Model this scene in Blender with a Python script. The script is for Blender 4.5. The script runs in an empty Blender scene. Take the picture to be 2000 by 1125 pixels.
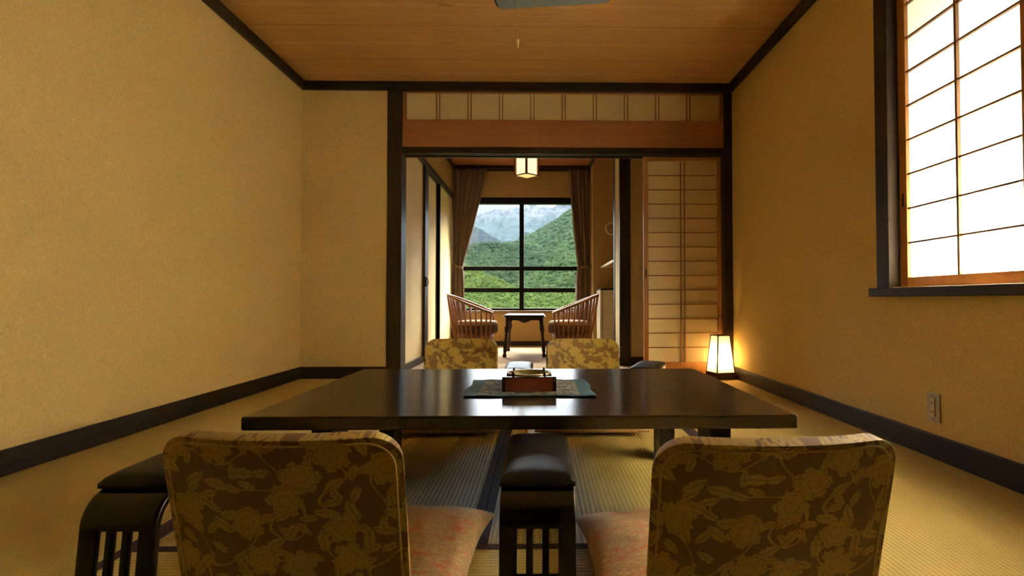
import bpy, bmesh, math, random
import numpy as np
from math import sin, cos, pi, radians, sqrt, atan2
from mathutils import Vector, Matrix

sc = bpy.context.scene
col = sc.collection
random.seed(7)

# ------------------------------------------------------------------ camera
cam_d = bpy.data.cameras.new('camera')
cam = bpy.data.objects.new('camera', cam_d); col.objects.link(cam)
cam.location = (0, 0, .64)
cam_d.sensor_width = 36
cam_d.lens = 36 * 1060 / 2000
cam_d.shift_x = -71.6 / 2000
cam_d.clip_end = 20000; cam_d.clip_start = .05
cam.rotation_euler = (radians(90 + 1.27), 0, radians(-.95))
sc.camera = cam

# ------------------------------------------------------------------ world, sun, daylight
vs = sc.view_settings
vs.view_transform = 'Standard'; vs.look = 'None'; vs.gamma = 1; vs.use_curve_mapping = False
vs.exposure = 0.0
w = bpy.data.worlds.new('sky'); sc.world = w; w.use_nodes = True
nt = w.node_tree; nt.nodes.clear()
wo = nt.nodes.new('ShaderNodeOutputWorld'); bg = nt.nodes.new('ShaderNodeBackground')
tc = nt.nodes.new('ShaderNodeTexCoord'); sx = nt.nodes.new('ShaderNodeSeparateXYZ')
nt.links.new(tc.outputs['Generated'], sx.inputs[0])
cl = nt.nodes.new('ShaderNodeTexNoise'); cl.inputs['Scale'].default_value = 9; cl.inputs['Detail'].default_value = 6
mp = nt.nodes.new('ShaderNodeMapping'); mp.inputs['Scale'].default_value = (1, 1, 3.2); mp.inputs['Location'].default_value = (.3, .2, .0)
nt.links.new(tc.outputs['Generated'], mp.inputs[0]); nt.links.new(mp.outputs[0], cl.inputs['Vector'])
cr = nt.nodes.new('ShaderNodeValToRGB')
cr.color_ramp.elements[0].position = .40; cr.color_ramp.elements[0].color = (.70, .85, 1, 1)
cr.color_ramp.elements[1].position = .60; cr.color_ramp.elements[1].color = (1, 1, 1, 1)
nt.links.new(cl.outputs['Fac'], cr.inputs['Fac'])
st = nt.nodes.new('ShaderNodeMapRange')          # the sky brightens above the ridge
st.inputs['From Min'].default_value = .170; st.inputs['From Max'].default_value = .205
st.inputs['To Min'].default_value = .98; st.inputs['To Max'].default_value = 24.0
st.clamp = True
nt.links.new(sx.outputs['Z'], st.inputs['Value'])
nt.links.new(cr.outputs['Color'], bg.inputs['Color']); nt.links.new(st.outputs['Result'], bg.inputs['Strength'])
nt.links.new(bg.outputs[0], wo.inputs[0])

sun_d = bpy.data.lights.new('sun', 'SUN'); sun_d.energy = 9.0; sun_d.angle = radians(3); sun_d.color = (1, .95, .84)
sun = bpy.data.objects.new('sun', sun_d); col.objects.link(sun)
sun.rotation_euler = Vector((.62, -.28, .73)).to_track_quat('Z', 'Y').to_euler()

def area(name, loc, rot, sx_, sy_, power, color, portal=False):
    d = bpy.data.lights.new(name, 'AREA'); d.shape = 'RECTANGLE'; d.size = sx_; d.size_y = sy_
    d.energy = power; d.color = color
    if portal: d.cycles.is_portal = True
    o = bpy.data.objects.new(name, d); col.objects.link(o); o.location = loc; o.rotation_euler = rot
    return o
# daylight outside the paper window in the right wall
area('daylight_side_window', (2.12, 1.55, .48), (0, radians(90), 0), .6, 1.2, 1060, (1, .91, .70))
# lamp added above the veranda window, out of view, to strengthen its daylight
area('veranda_daylight_boost', (-.25, 8.75, 3.1), (radians(-52), 0, 0), 2.6, 1.5, 1700, (1, .90, .62))
# daylight portal at the veranda window
area('daylight_portal', (-.25, 7.60, 1.25), (radians(-90), 0, 0), 1.8, 1.6, 1, (1, 1, 1), True)

cy = sc.cycles
cy.use_denoising = True
cy.max_bounces = 10; cy.diffuse_bounces = 6; cy.glossy_bounces = 4; cy.transmission_bounces = 6
cy.transparent_max_bounces = 12; cy.volume_bounces = 0
cy.sample_clamp_indirect = 0
cy.caustics_reflective = False; cy.caustics_refractive = False

# ------------------------------------------------------------------ helpers: objects
def tag(o, label=None, cat=None, group=None, kind=None):
    if label: o['label'] = label
    if cat: o['category'] = cat
    if group: o['group'] = group
    if kind: o['kind'] = kind
    return o

def empty(name, loc=(0, 0, 0), rz=0, label=None, cat=None, group=None, kind=None):
    o = bpy.data.objects.new(name, None); col.objects.link(o)
    o.empty_display_size = .1
    o.location = loc; o.rotation_euler = (0, 0, rz)
    return tag(o, label, cat, group, kind)

def copy_tree(o, parent=None):
    c = o.copy(); col.objects.link(c)
    if parent: c.parent = parent
    for ch in list(o.children): copy_tree(ch, c)
    return c

class MB:
    def __init__(s): s.bm = bmesh.new()
    def box(s, x0, x1, y0, y1, z0, z1):
        v = [s.bm.verts.new((x, y, z)) for z in (z0, z1) for y in (y0, y1) for x in (x0, x1)]
        for f in ((0, 2, 3, 1), (4, 5, 7, 6), (0, 1, 5, 4), (2, 6, 7, 3), (0, 4, 6, 2), (1, 3, 7, 5)):
            s.bm.faces.new([v[i] for i in f])
        return s
    def tube(s, pts, r, n=8, cap=True, sy=1.0, upv=None):
        pts = [Vector(p) for p in pts]; m = len(pts)
        rs = r if isinstance(r, (list, tuple)) else [r] * m
        rings = []; prev = None
        for i, p in enumerate(pts):
            t = (pts[min(i + 1, m - 1)] - pts[max(i - 1, 0)]).normalized()
            if upv is not None: a = Vector(upv) - t * Vector(upv).dot(t)
            elif prev is None: a = t.orthogonal()
            else: a = prev - t * prev.dot(t)
            if a.length < 1e-6: a = t.orthogonal()
            a.normalize(); b = t.cross(a); prev = a
            rings.append([s.bm.verts.new(p + a * cos(2 * pi * k / n) * rs[i] + b * sin(2 * pi * k / n) * rs[i] * sy) for k in range(n)])
        for i in range(m - 1):
            for k in range(n):
                s.bm.faces.new((rings[i][k], rings[i][(k + 1) % n], rings[i + 1][(k + 1) % n], rings[i + 1][k]))
        if cap:
            s.bm.faces.new(rings[0][::-1]); s.bm.faces.new(rings[-1])
        return s
    def lathe(s, prof, n=24, c=(0, 0, 0)):
        rings = []
        for r, z in prof:
            rings.append([s.bm.verts.new((c[0] + r * cos(2 * pi * k / n), c[1] + r * sin(2 * pi * k / n), c[2] + z)) for k in range(n)] if r > 1e-6
                         else [s.bm.verts.new((c[0], c[1], c[2] + z))])
        for a, b in zip(rings, rings[1:]):
            for k in range(n):
                k2 = (k + 1) % n
                if len(a) == 1 and len(b) == 1: continue
                if len(a) == 1: s.bm.faces.new((a[0], b[k2], b[k]))
                elif len(b) == 1: s.bm.faces.new((a[k], a[k2], b[0]))
                else: s.bm.faces.new((a[k], a[k2], b[k2], b[k]))
        return s
    def prism(s, poly, axis, a0, a1):
        # poly: 2-D outline, extruded along an axis
        def P(u, v, t): return {'x': (t, u, v), 'y': (u, t, v), 'z': (u, v, t)}[axis]
        A = [s.bm.verts.new(P(u, v, a0)) for u, v in poly]; B = [s.bm.verts.new(P(u, v, a1)) for u, v in poly]
        n = len(poly)
        s.bm.faces.new(A); s.bm.faces.new(B[::-1])
        for i in range(n): s.bm.faces.new((A[i], B[i], B[(i + 1) % n], A[(i + 1) % n]))
        return s
    def quad(s, *ps):
        s.bm.faces.new([s.bm.verts.new(p) for p in ps]); return s
    def grid(s, fn, nu, nv, closeu=False):
        V = [[s.bm.verts.new(fn(i / nu, j / nv)) for i in range(nu + (0 if closeu else 1))] for j in range(nv + 1)]
        L = len(V[0])
        for j in range(nv):
            for i in range(nu):
                s.bm.faces.new((V[j][i], V[j][(i + 1) % L], V[j + 1][(i + 1) % L], V[j + 1][i]))
        return s
    def xform(s, M):
        s.bm.transform(M); return s
    def build(s, name, mat, parent=None, bevel=0, seg=2, smooth=False, kind=None, label=None, angle=35, solid=0, solid_off=0):
        bmesh.ops.recalc_face_normals(s.bm, faces=s.bm.faces[:])
        me = bpy.data.meshes.new(name); s.bm.to_mesh(me); s.bm.free()
        me.materials.append(mat)
        o = bpy.data.objects.new(name, me); col.objects.link(o)
        if parent: o.parent = parent
        if smooth:
            for p in me.polygons: p.use_smooth = True
        if solid:
            m = o.modifiers.new('solid', 'SOLIDIFY'); m.thickness = solid; m.offset = solid_off
        if bevel:
            m = o.modifiers.new('bevel', 'BEVEL'); m.width = bevel; m.segments = seg; m.limit_method = 'ANGLE'; m.angle_limit = radians(angle)
            if smooth: m.harden_normals = False
        if kind: o['kind'] = kind
        if label: o['label'] = label
        return o

def box(x0, x1, y0, y1, z0, z1): return MB().box(x0, x1, y0, y1, z0, z1)
def struct(mb, name, mat, label=None, **k):
    o = mb.build(name, mat, **k); o['kind'] = 'structure'
    if label: o['label'] = label
    return o

# ------------------------------------------------------------------ helpers: materials
class MT:
    def __init__(s, name):
        s.m = bpy.data.materials.new(name); s.m.use_nodes = True
        s.nt = s.m.node_tree; s.b = s.nt.nodes['Principled BSDF']; s.out = s.nt.nodes['Material Output']
        s.tc = None
    def n(s, t, **props):
        x = s.nt.nodes.new(t)
        for k, v in props.items(): setattr(x, k, v)
        return x
    def set(s, inp, v):
        if hasattr(v, 'is_output'): s.nt.links.new(v, inp)
        else:
            if isinstance(v, (tuple, list)) and len(v) == 3 and inp.type == 'RGBA': v = (*v, 1)
            inp.default_value = v
    def obj(s):
        if not s.tc: s.tc = s.n('ShaderNodeTexCoord')
        return s.tc.outputs['Object']
    def map(s, scale=(1, 1, 1), loc=(0, 0, 0), rot=(0, 0, 0), v=None):
        x = s.n('ShaderNodeMapping'); s.set(x.inputs[0], v if v is not None else s.obj())
        x.inputs['Scale'].default_value = scale; x.inputs['Location'].default_value = loc; x.inputs['Rotation'].default_value = rot
        return x.outputs[0]
    def noise(s, v=None, scale=5, detail=3, rough=.5, dist=0, out='Fac'):
        x = s.n('ShaderNodeTexNoise'); s.set(x.inputs['Vector'], v if v is not None else s.obj())
        x.inputs['Scale'].default_value = scale; x.inputs['Detail'].default_value = detail
        x.inputs['Roughness'].default_value = rough; x.inputs['Distortion'].default_value = dist
        return x.outputs[out]
    def vor(s, v=None, scale=5, feature='F1', rand=1, dim='3D'):
        x = s.n('ShaderNodeTexVoronoi', feature=feature, voronoi_dimensions=dim); s.set(x.inputs['Vector'], v if v is not None else s.obj())
        x.inputs['Scale'].default_value = scale; x.inputs['Randomness'].default_value = rand
        return x
    def ma(s, op, a, b=0, c=0, clamp=False):
        x = s.n('ShaderNodeMath', operation=op, use_clamp=clamp)
        s.set(x.inputs[0], a); s.set(x.inputs[1], b); s.set(x.inputs[2], c)
        return x.outputs[0]
    def sep(s, v):
        x = s.n('ShaderNodeSeparateXYZ'); s.set(x.inputs[0], v); return x.outputs
    def com(s, a, b, c):
        x = s.n('ShaderNodeCombineXYZ'); s.set(x.inputs[0], a); s.set(x.inputs[1], b); s.set(x.inputs[2], c); return x.outputs[0]
    def vm(s, op, a, b=(0, 0, 0)):
        x = s.n('ShaderNodeVectorMath', operation=op); s.set(x.inputs[0], a); s.set(x.inputs[1], b); return x.outputs[0]
    def mix(s, f, a, b):
        x = s.n('ShaderNodeMix', data_type='RGBA'); s.set(x.inputs['Factor'], f); s.set(x.inputs['A'], a); s.set(x.inputs['B'], b)
        return x.outputs['Result']
    def rng(s, v, a, b, c=0, d=1):
        x = s.n('ShaderNodeMapRange'); x.clamp = True; s.set(x.inputs['Value'], v)
        for k, q in zip(('From Min', 'From Max', 'To Min', 'To Max'), (a, b, c, d)): s.set(x.inputs[k], q)
        return x.outputs['Result']
    def bump(s, h, strength=.3, dist=.01):
        x = s.n('ShaderNodeBump'); s.set(x.inputs['Height'], h); x.inputs['Strength'].default_value = strength; x.inputs['Distance'].default_value = dist
        s.nt.links.new(x.outputs[0], s.b.inputs['Normal']); return x.outputs[0]
    def col(s, c): s.set(s.b.inputs['Base Color'], c); return s
    def par(s, rough=.5, spec=.5, metal=0, **k):
        s.set(s.b.inputs['Roughness'], rough); s.b.inputs['Specular IOR Level'].default_value = spec; s.b.inputs['Metallic'].default_value = metal
        for a, v in k.items(): s.set(s.b.inputs[a.replace('_', ' ')], v)
        return s

def plain(name, c, rough=.5, spec=.5, metal=0, var=.12, vscale=30):
    t = MT(name)
    nz = t.noise(scale=vscale, detail=4)
    f = t.rng(nz, .3, .7, 1 - var, 1 + var)
    t.col(t.vm('SCALE', c) if False else t.mix(t.rng(nz, .3, .7), tuple(min(1, x * (1 - var)) for x in c), tuple(min(1, x * (1 + var)) for x in c)))
    t.par(rough, spec, metal); return t.m

def wood(name, c, c2, axis='x', rough=.4, scale=14, spec=.5, bumpy=.1):
    t = MT(name)
    sc_ = {'x': (.06, 1, 1), 'y': (1, .06, 1), 'z': (1, 1, .06)}[axis]
    v = t.map(scale=sc_)
    g = t.noise(v, scale=scale * 4, detail=5, rough=.6, dist=.4)
    g2 = t.noise(v, scale=scale, detail=3)
    f = t.rng(t.ma('ADD', t.ma('MULTIPLY', g, .6), t.ma('MULTIPLY', g2, .4)), .35, .65)
    t.col(t.mix(f, c, c2)); t.par(rough, spec); t.bump(g, bumpy, .002); return t.m

def wallpaper(name, c, fleck=1.0):
    t = MT(name)
    big = t.noise(scale=1.3, detail=3); fine = t.noise(scale=120, detail=3, rough=.7)
    base = t.mix(t.rng(fine, .3, .7), tuple(x * .86 for x in c), tuple(x * 1.10 for x in c))
    base = t.mix(t.rng(big, .35, .65, 0, .10), base, (c[0] * .9, c[1] * .82, c[2] * .7))
    # short washi fibres, pale and dark
    f1 = t.noise(scale=46, detail=1, dist=.6); m1 = t.noise(t.map(loc=(3, 7, 1)), scale=19, detail=1)
    k1 = t.ma('MULTIPLY', t.rng(t.ma('ABSOLUTE', t.ma('SUBTRACT', f1, .5)), .006, .016, 1, 0), t.rng(m1, .60, .66))
    f2 = t.noise(t.map(loc=(9, 2, 5)), scale=40, detail=1, dist=.6); m2 = t.noise(t.map(loc=(1, 4, 8)), scale=16, detail=1)
    k2 = t.ma('MULTIPLY', t.rng(t.ma('ABSOLUTE', t.ma('SUBTRACT', f2, .5)), .005, .014, 1, 0), t.rng(m2, .63, .69))
    base = t.mix(t.ma('MULTIPLY', k1, .5 * fleck), base, tuple(min(1, x * 1.5) for x in c))
    base = t.mix(t.ma('MULTIPLY', k2, .45 * fleck), base, tuple(x * .45 for x in c))
    t.col(base); t.par(.85, .2)
    t.bump(t.ma('ADD', fine, t.ma('MULTIPLY', k1, .8)), .25, .002); return t.m

def tatami(name, axis):
    # ridges run along 'axis'
    t = MT(name); x, y, z = t.sep(t.obj())
    a = x if axis == 'y' else y; b = y if axis == 'y' else x
    ph = t.ma('MULTIPLY', a, 2 * pi / .0145)
    rid = t.ma('ABSOLUTE', t.ma('SINE', t.ma('MULTIPLY', ph, .5)))
    strand = t.noise(t.com(t.ma('MULTIPLY', a, 14), t.ma('MULTIPLY', b, 300), 0), scale=1, detail=2)
    pat = t.noise(scale=2.2, detail=3)
    c = t.mix(t.rng(rid, .05, .55), (.30, .215, .058), (.60, .46, .140))
    c = t.mix(t.rng(strand, .35, .7, 0, .35), c, (.70, .55, .19))
    c = t.mix(t.rng(pat, .35, .7, 0, .30), c, (.46, .34, .095))
    t.col(c); t.par(.6, .2)
    t.bump(t.ma('ADD', rid, t.ma('MULTIPLY', strand, .35)), .28, .004); return t.m

def paper(name, c, trans=.6):
    t = MT(name)
    fib = t.noise(scale=60, detail=4, rough=.7)
    cc = t.mix(t.rng(fib, .3, .7), tuple(x * .94 for x in c), c)
    d = t.n('ShaderNodeBsdfDiffuse'); tr = t.n('ShaderNodeBsdfTranslucent'); mx = t.n('ShaderNodeMixShader')
    t.set(d.inputs[0], cc); t.set(tr.inputs[0], cc); mx.inputs[0].default_value = trans
    t.nt.links.new(d.outputs[0], mx.inputs[1]); t.nt.links.new(tr.outputs[0], mx.inputs[2])
    t.nt.links.new(mx.outputs[0], t.out.inputs['Surface']); return t.m

def glow(name, c, e):
    t = MT(name); t.col(c); t.b.inputs['Emission Color'].default_value = (*c, 1); t.b.inputs['Emission Strength'].default_value = e
    t.par(.8, .1); return t.m

def glass_mat(name):
    t = MT(name)
    tr = t.n('ShaderNodeBsdfTransparent'); gl = t.n('ShaderNodeBsdfGlossy'); gl.inputs['Roughness'].default_value = 0.0
    tr.inputs[0].default_value = (.96, .98, .97, 1)
    fr = t.n('ShaderNodeFresnel'); fr.inputs[0].default_value = 1.45
    mx = t.n('ShaderNodeMixShader'); t.nt.links.new(fr.outputs[0], mx.inputs[0])
    t.nt.links.new(tr.outputs[0], mx.inputs[1]); t.nt.links.new(gl.outputs[0], mx.inputs[2])
    t.nt.links.new(mx.outputs[0], t.out.inputs['Surface']); return t.m

def brocade(name, ground, leaf, hi):
    """floral brocade: flowers, leaves and stems laid out in object x/z"""
    t = MT(name); x, y, z = t.sep(t.obj())
    P = t.com(x, z, 0)
    wob = t.noise(P, scale=45, detail=2, out='Color')
    Pw = t.vm('ADD', P, t.vm('SCALE', t.vm('SUBTRACT', wob, (.5, .5, .5))))
    # SCALE factor lives on its own socket
    for nd in t.nt.nodes:
        if nd.type == 'VECT_MATH' and nd.operation == 'SCALE': nd.inputs['Scale'].default_value = .007
    def layer(cell, off, kind):
        v = t.vor(t.vm('ADD', Pw, off), scale=1 / cell, dim='2D', rand=.75)
        ctr = v.outputs['Position']; loc = t.vm('SUBTRACT', t.vm('ADD', Pw, off), ctr)
        lx, ly, _ = t.sep(loc); cr_, cg, cb = t.sep(v.outputs['Color'])
        rot = t.ma('MULTIPLY', cr_, 6.283)
        ca, sa = t.ma('COSINE', rot), t.ma('SINE', rot)
        u = t.ma('SUBTRACT', t.ma('MULTIPLY', lx, ca), t.ma('MULTIPLY', ly, sa))
        w_ = t.ma('ADD', t.ma('MULTIPLY', lx, sa), t.ma('MULTIPLY', ly, ca))
        r = t.ma('SQRT', t.ma('ADD', t.ma('MULTIPLY', u, u), t.ma('MULTIPLY', w_, w_)))
        th = t.ma('ARCTAN2', w_, u)
        if kind == 'flower':
            R = cell * .36
            pet = t.ma('ADD', .70, t.ma('MULTIPLY', t.ma('ABSOLUTE', t.ma('SINE', t.ma('MULTIPLY', th, 3.0))), .30))
            pet = t.ma('ADD', pet, t.ma('MULTIPLY', t.ma('SINE', t.ma('MULTIPLY', th, 19)), .05))
            q = t.ma('DIVIDE', r, t.ma('MULTIPLY', pet, R))
            body = t.rng(q, .95, 1.03, 1, 0)
            ring = t.ma('ABSOLUTE', t.ma('SINE', t.ma('MULTIPLY', q, 8.0)))
            line = t.ma('MULTIPLY', body, t.rng(ring, .12, .32, 1, 0))
            return body, line
        L = cell * .42
        au = t.ma('ABSOLUTE', t.ma('DIVIDE', u, L)); hw = t.ma('MULTIPLY', t.ma('SUBTRACT', 1, t.ma('MULTIPLY', au, au)), cell * .17)
        hw = t.ma('ADD', hw, t.ma('MULTIPLY', t.ma('SINE', t.ma('MULTIPLY', u, 520)), .0009))
        aw = t.ma('ABSOLUTE', w_)
        body = t.rng(t.ma('SUBTRACT', aw, hw), -.0006, .0006, 1, 0)
        mid = t.ma('MULTIPLY', body, t.rng(aw, .0006, .0016, 1, 0))
        vein = t.ma('MULTIPLY', body, t.rng(t.ma('ABSOLUTE', t.ma('SINE', t.ma('ADD', t.ma('MULTIPLY', u, 330), t.ma('MULTIPLY', aw, 380)))), .1, .3, .6, 0))
        return body, t.ma('MAXIMUM', mid, vein)
    b1, l1 = layer(.090, (.013, .031, 0), 'flower')
    b2, l2 = layer(.056, (.051, .017, 0), 'leaf')
    b3, l3 = layer(.043, (.007, .083, 0), 'leaf')
    sn = t.noise(P, scale=11, detail=0)
    stem = t.rng(t.ma('ABSOLUTE', t.ma('SUBTRACT', sn, .5)), .006, .011, 1, 0)
    bf = t.ma('MAXIMUM', t.ma('MAXIMUM', b2, b3), stem)
    lf = t.ma('MAXIMUM', l2, l3)
    body = t.ma('MAXIMUM', b1, bf)
    line = t.ma('ADD', t.ma('MULTIPLY', b1, l1), t.ma('MULTIPLY', t.ma('SUBTRACT', 1, b1), lf), clamp=True)
    weave = t.noise(P, scale=700, detail=1)
    pc = t.mix(t.noise(P, scale=16, detail=1), leaf, hi)
    c = t.mix(body, ground, pc)
    c = t.mix(t.ma('MULTIPLY', line, .85), c, tuple((a + b) / 2 * .8 for a, b in zip(ground, leaf)))
    c = t.mix(t.rng(weave, .3, .7, 0, .22), c, tuple(v_ * .6 for v_ in ground))
    t.col(c); t.par(.55, .35, Sheen_Weight=.15)
    t.bump(t.ma('ADD', t.ma('MULTIPLY', body, .5), weave), .25, .002); return t.m

def cushion_mat():
    t = MT('cushion_brocade'); x, y, z = t.sep(t.obj())
    P = t.com(t.ma('ADD', x, t.ma('MULTIPLY', y, .35)), t.ma('MULTIPLY', y, 2.6), z)
    a = t.noise(P, scale=16, detail=5, rough=.65, dist=.5); b = t.noise(P, scale=70, detail=4, rough=.7, dist=.8)
    weave = t.noise(scale=420, detail=1)
    c = t.mix(t.rng(b, .42, .58), (.70, .49, .21), (.33, .20, .095))
    c = t.mix(t.ma('MULTIPLY', t.rng(a, .51, .62), .8), c, (.68, .13, .075))
    c = t.mix(t.rng(b, .57, .66), c, (.86, .66, .34))
    c = t.mix(t.rng(weave, .35, .65, 0, .3), c, (.40, .23, .13))
    t.col(c); t.par(.6, .3, Sheen_Weight=.2); t.bump(t.ma('ADD', b, weave), .3, .003); return t.m

M_WALL = wallpaper('washi_wallpaper', (.70, .525, .205))
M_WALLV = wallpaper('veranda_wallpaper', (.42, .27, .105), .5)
M_DARK = wood('dark_stained_wood', (.022, .014, .009), (.045, .029, .018), 'x', .45, spec=.2)
M_DARKY = wood('dark_stained_wood_lengthwise', (.022, .014, .009), (.045, .029, .018), 'y', .45, spec=.2)
M_DARKZ = wood('dark_stained_post_wood', (.030, .019, .012), (.056, .036, .022), 'z', .45, spec=.2)
M_CEDAR = wood('cedar_wood', (.46, .20, .055), (.55, .26, .08), 'z', .45)
M_CEDARX = wood('cedar_board', (.34, .14, .040), (.42, .18, .056), 'x', .45)
M_MUNT = wood('muntin_wood', (.25, .115, .045), (.33, .155, .06), 'x', .5)
M_PAPER = paper('shoji_paper', (.90, .77, .50), .55)
M_PAPERW = paper('window_shoji_paper', (.92, .89, .82), .6)
M_TATY = tatami('tatami_rush_lengthwise', 'y'); M_TATX = tatami('tatami_rush_crosswise', 'x')
M_HERI = plain('tatami_border_cloth', (.055, .024, .028), .8, .2, vscale=200)
M_BLACK = plain('black_metal', (.004, .004, .004), .55, .15)
M_GLASS = glass_mat('window_glass')
M_BRO = brocade('floral_brocade', (.225, .125, .030), (.47, .32, .058), (.56, .40, .085))
M_CUSH = cushion_mat()
M_PIPE = plain('gold_piping', (.50, .36, .12), .5)

def ceiling_mat():
    t = MT('ceiling_boards'); x, y, z = t.sep(t.obj())
    ym = t.ma('FRACT', t.ma('DIVIDE', t.ma('SUBTRACT', y, 3.53), .5))
    ds = t.ma('MINIMUM', ym, t.ma('SUBTRACT', 1, ym))
    seam = t.rng(ds, .004, .012, 1, 0)
    v = t.map(scale=(.05, 1, 1))
    g = t.noise(v, scale=70, detail=5, rough=.65, dist=.3)
    kn = t.noise(t.map(scale=(.6, 2.5, 1)), scale=5, detail=2)
    yw = t.ma('ADD', ym, t.ma('MULTIPLY', t.ma('SUBTRACT', kn, .5), .10))
    mid = t.rng(t.ma('ABSOLUTE', t.ma('SUBTRACT', yw, .5)), .0, .06, 1, 0)
    knots = t.ma('MULTIPLY', t.rng(t.noise(t.map(scale=(1, 5, 1)), scale=6, detail=2, dist=.5), .62, .70), mid)
    c = t.mix(t.rng(g, .35, .65), (.47, .255, .078), (.58, .335, .108))
    c = t.mix(t.ma('MULTIPLY', mid, .45), c, (.68, .40, .15))
    c = t.mix(t.ma('MULTIPLY', knots, .7), c, (.20, .075, .022))
    c = t.mix(t.ma('MULTIPLY', seam, .55), c, (.10, .05, .018))
    t.col(c); t.par(.55, .35); t.bump(t.ma('SUBTRACT', t.ma('MULTIPLY', g, .2), seam), .2, .003); return t.m
M_CEIL = ceiling_mat()

# ------------------------------------------------------------------ the main room
XL, XR, YB, ZC, YF = -1.955, 1.602, 4.47, 2.437, -1.3
floor = struct(box(XL - .1, XR + .1, YF - .1, 4.62, -.10, -.012), 'floor', M_DARKY, 'tatami floor of the main room')
# mats, each with its cloth border
H = .028
def mat_piece(x0, x1, y0, y1, ax, borders):
    o = box(x0, x1, y0, y1, -.012, 0).build('tatami_mat', M_TATY if ax == 'y' else M_TATX, floor)
    for b in borders:
        q = dict(l=(x0, x0 + H, y0, y1), r=(x1 - H, x1, y0, y1), n=(x0, x1, y0, y0 + H), f=(x0, x1, y1 - H, y1))[b]
        box(q[0], q[1], q[2], q[3], -.010, .0012).build('border', M_HERI, o, label='dark purple cloth border')
A, B, C = -1.045, -.165, .735
g = .0012
mat_piece(XL, A - g, .70, 2.50 - g, 'y', 'r'); mat_piece(XL, A - g, 2.50 + g, 4.47, 'y', 'r')
mat_piece(C + g, XR, .70, 2.50 - g, 'y', 'l'); mat_piece(C + g, XR, 2.50 + g, 4.47, 'y', 'l')
mat_piece(A + g, B - g, 1.44, 3.20 - g, 'y', 'lr'); mat_piece(B + g, C - g, 1.44, 3.20 - g, 'y', 'lr')
mat_piece(A + g, C - g, .56, 1.44 - g, 'x', 'nf'); mat_piece(A + g, C - g, 3.20 + g, 4.09, 'x', 'nf')
mat_piece(A + g, C - g, 4.09 + g, 4.47, 'x', 'n')
mat_piece(XL, XR, -.4, .56 - g, 'x', 'f')
mat_piece(XL, A - g, .56 + g, .70 - g, 'y', 'r'); mat_piece(C + g, XR, .56 + g, .70 - g, 'y', 'l')
mat_piece(XL, XR, YF, -.4 - g, 'x', 'f')

struct(box(XL - .12, XL, YF, YB + .15, 0, ZC), 'wall_left', M_WALL, 'plain wall papered in golden washi with fibres')
WY0, WY1, WZ0, WZ1 = 1.095, 2.441, .70, 2.17       # opening of the paper window
wr = MB()
wr.box(XR, XR + .14, WY1, YB + .15, 0, ZC); wr.box(XR, XR + .14, YF, WY0, 0, ZC)
wr.box(XR, XR + .14, WY0, WY1, 0, WZ0); wr.box(XR, XR + .14, WY0, WY1, WZ1, ZC)
struct(wr, 'wall_right', M_WALL, 'golden washi wall with the large paper window')
struct(box(XL, -1.254, YB, YB + .12, 0, ZC), 'wall_back', M_WALL, 'short stretch of golden wall left of the opening')
struct(box(XL - .1, XR + .1, YF - .1, YF, 0, ZC), 'wall_front', M_DARKZ, 'unseen wall behind the viewer, made dark to cut bounced light')  # unseen wall, dark wood chosen to cut light bounced onto the chair backs
struct(box(XR + .14, XR + 2.1, -1.0, 4.8, 2.27, 2.33), 'sky_blocker', M_DARKY, 'unseen overhang added to cut sky light on the paper window')  # unseen overhang, added to dim the upper rows of the paper
struct(box(XL - .1, XR + .1, YF - .1, YB + .15, ZC, ZC + .06), 'ceiling', M_CEIL, 'brown cedar board ceiling of the main room')
bh = .096
struct(box(XL, XL + .014, YF, YB, 0, bh), 'baseboard_left', M_DARKY, bevel=.002)
struct(box(XR - .012, XR, YF, YB, 0, bh), 'baseboard_right', M_DARKY, bevel=.002)
struct(box(XL + .014, -1.254, YB - .014, YB, 0, bh), 'baseboard_back', M_DARK, bevel=.002)
th = .068
struct(box(XL, XL + .035, YF, YB, ZC - th, ZC), 'trim_1', M_DARKY, 'dark ceiling trim along the left wall', bevel=.003)
struct(box(XR - .035, XR, YF, YB, ZC - th, ZC), 'trim_2', M_DARKY, 'dark ceiling trim along the right wall', bevel=.003)
struct(box(XL + .035, XR - .035, YB - .035, YB + .06, ZC - th, ZC), 'trim_3', M_DARK, 'dark ceiling trim above the transom', bevel=.003)
struct(box(-1.254, -1.135, YB - .012, 4.62, 0, ZC - th), 'trim_4', M_DARKZ, 'dark square post left of the opening', bevel=.004)
struct(box(1.535, XR, YB - .006, 4.62, 0, ZC - th), 'trim_5', M_DARKZ, 'dark post at the right wall', bevel=.004)
# lintel with sliding grooves
li = MB(); li.box(-1.135, 1.535, YB, 4.62, 1.872, 1.905)
for y0, y1 in ((YB, 4.492), (4.512, 4.535), (4.553, 4.556), (4.592, 4.62)): li.box(-1.135, 1.535, y0, y1, 1.852, 1.872)
struct(li, 'trim_6', M_DARK, 'dark grooved lintel over the opening', bevel=.002)
struct(box(-1.135, 1.535, 4.45, 4.62, -.02, .0005), 'trim_7', M_DARK, 'dark sill rail on the floor of the opening')

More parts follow.
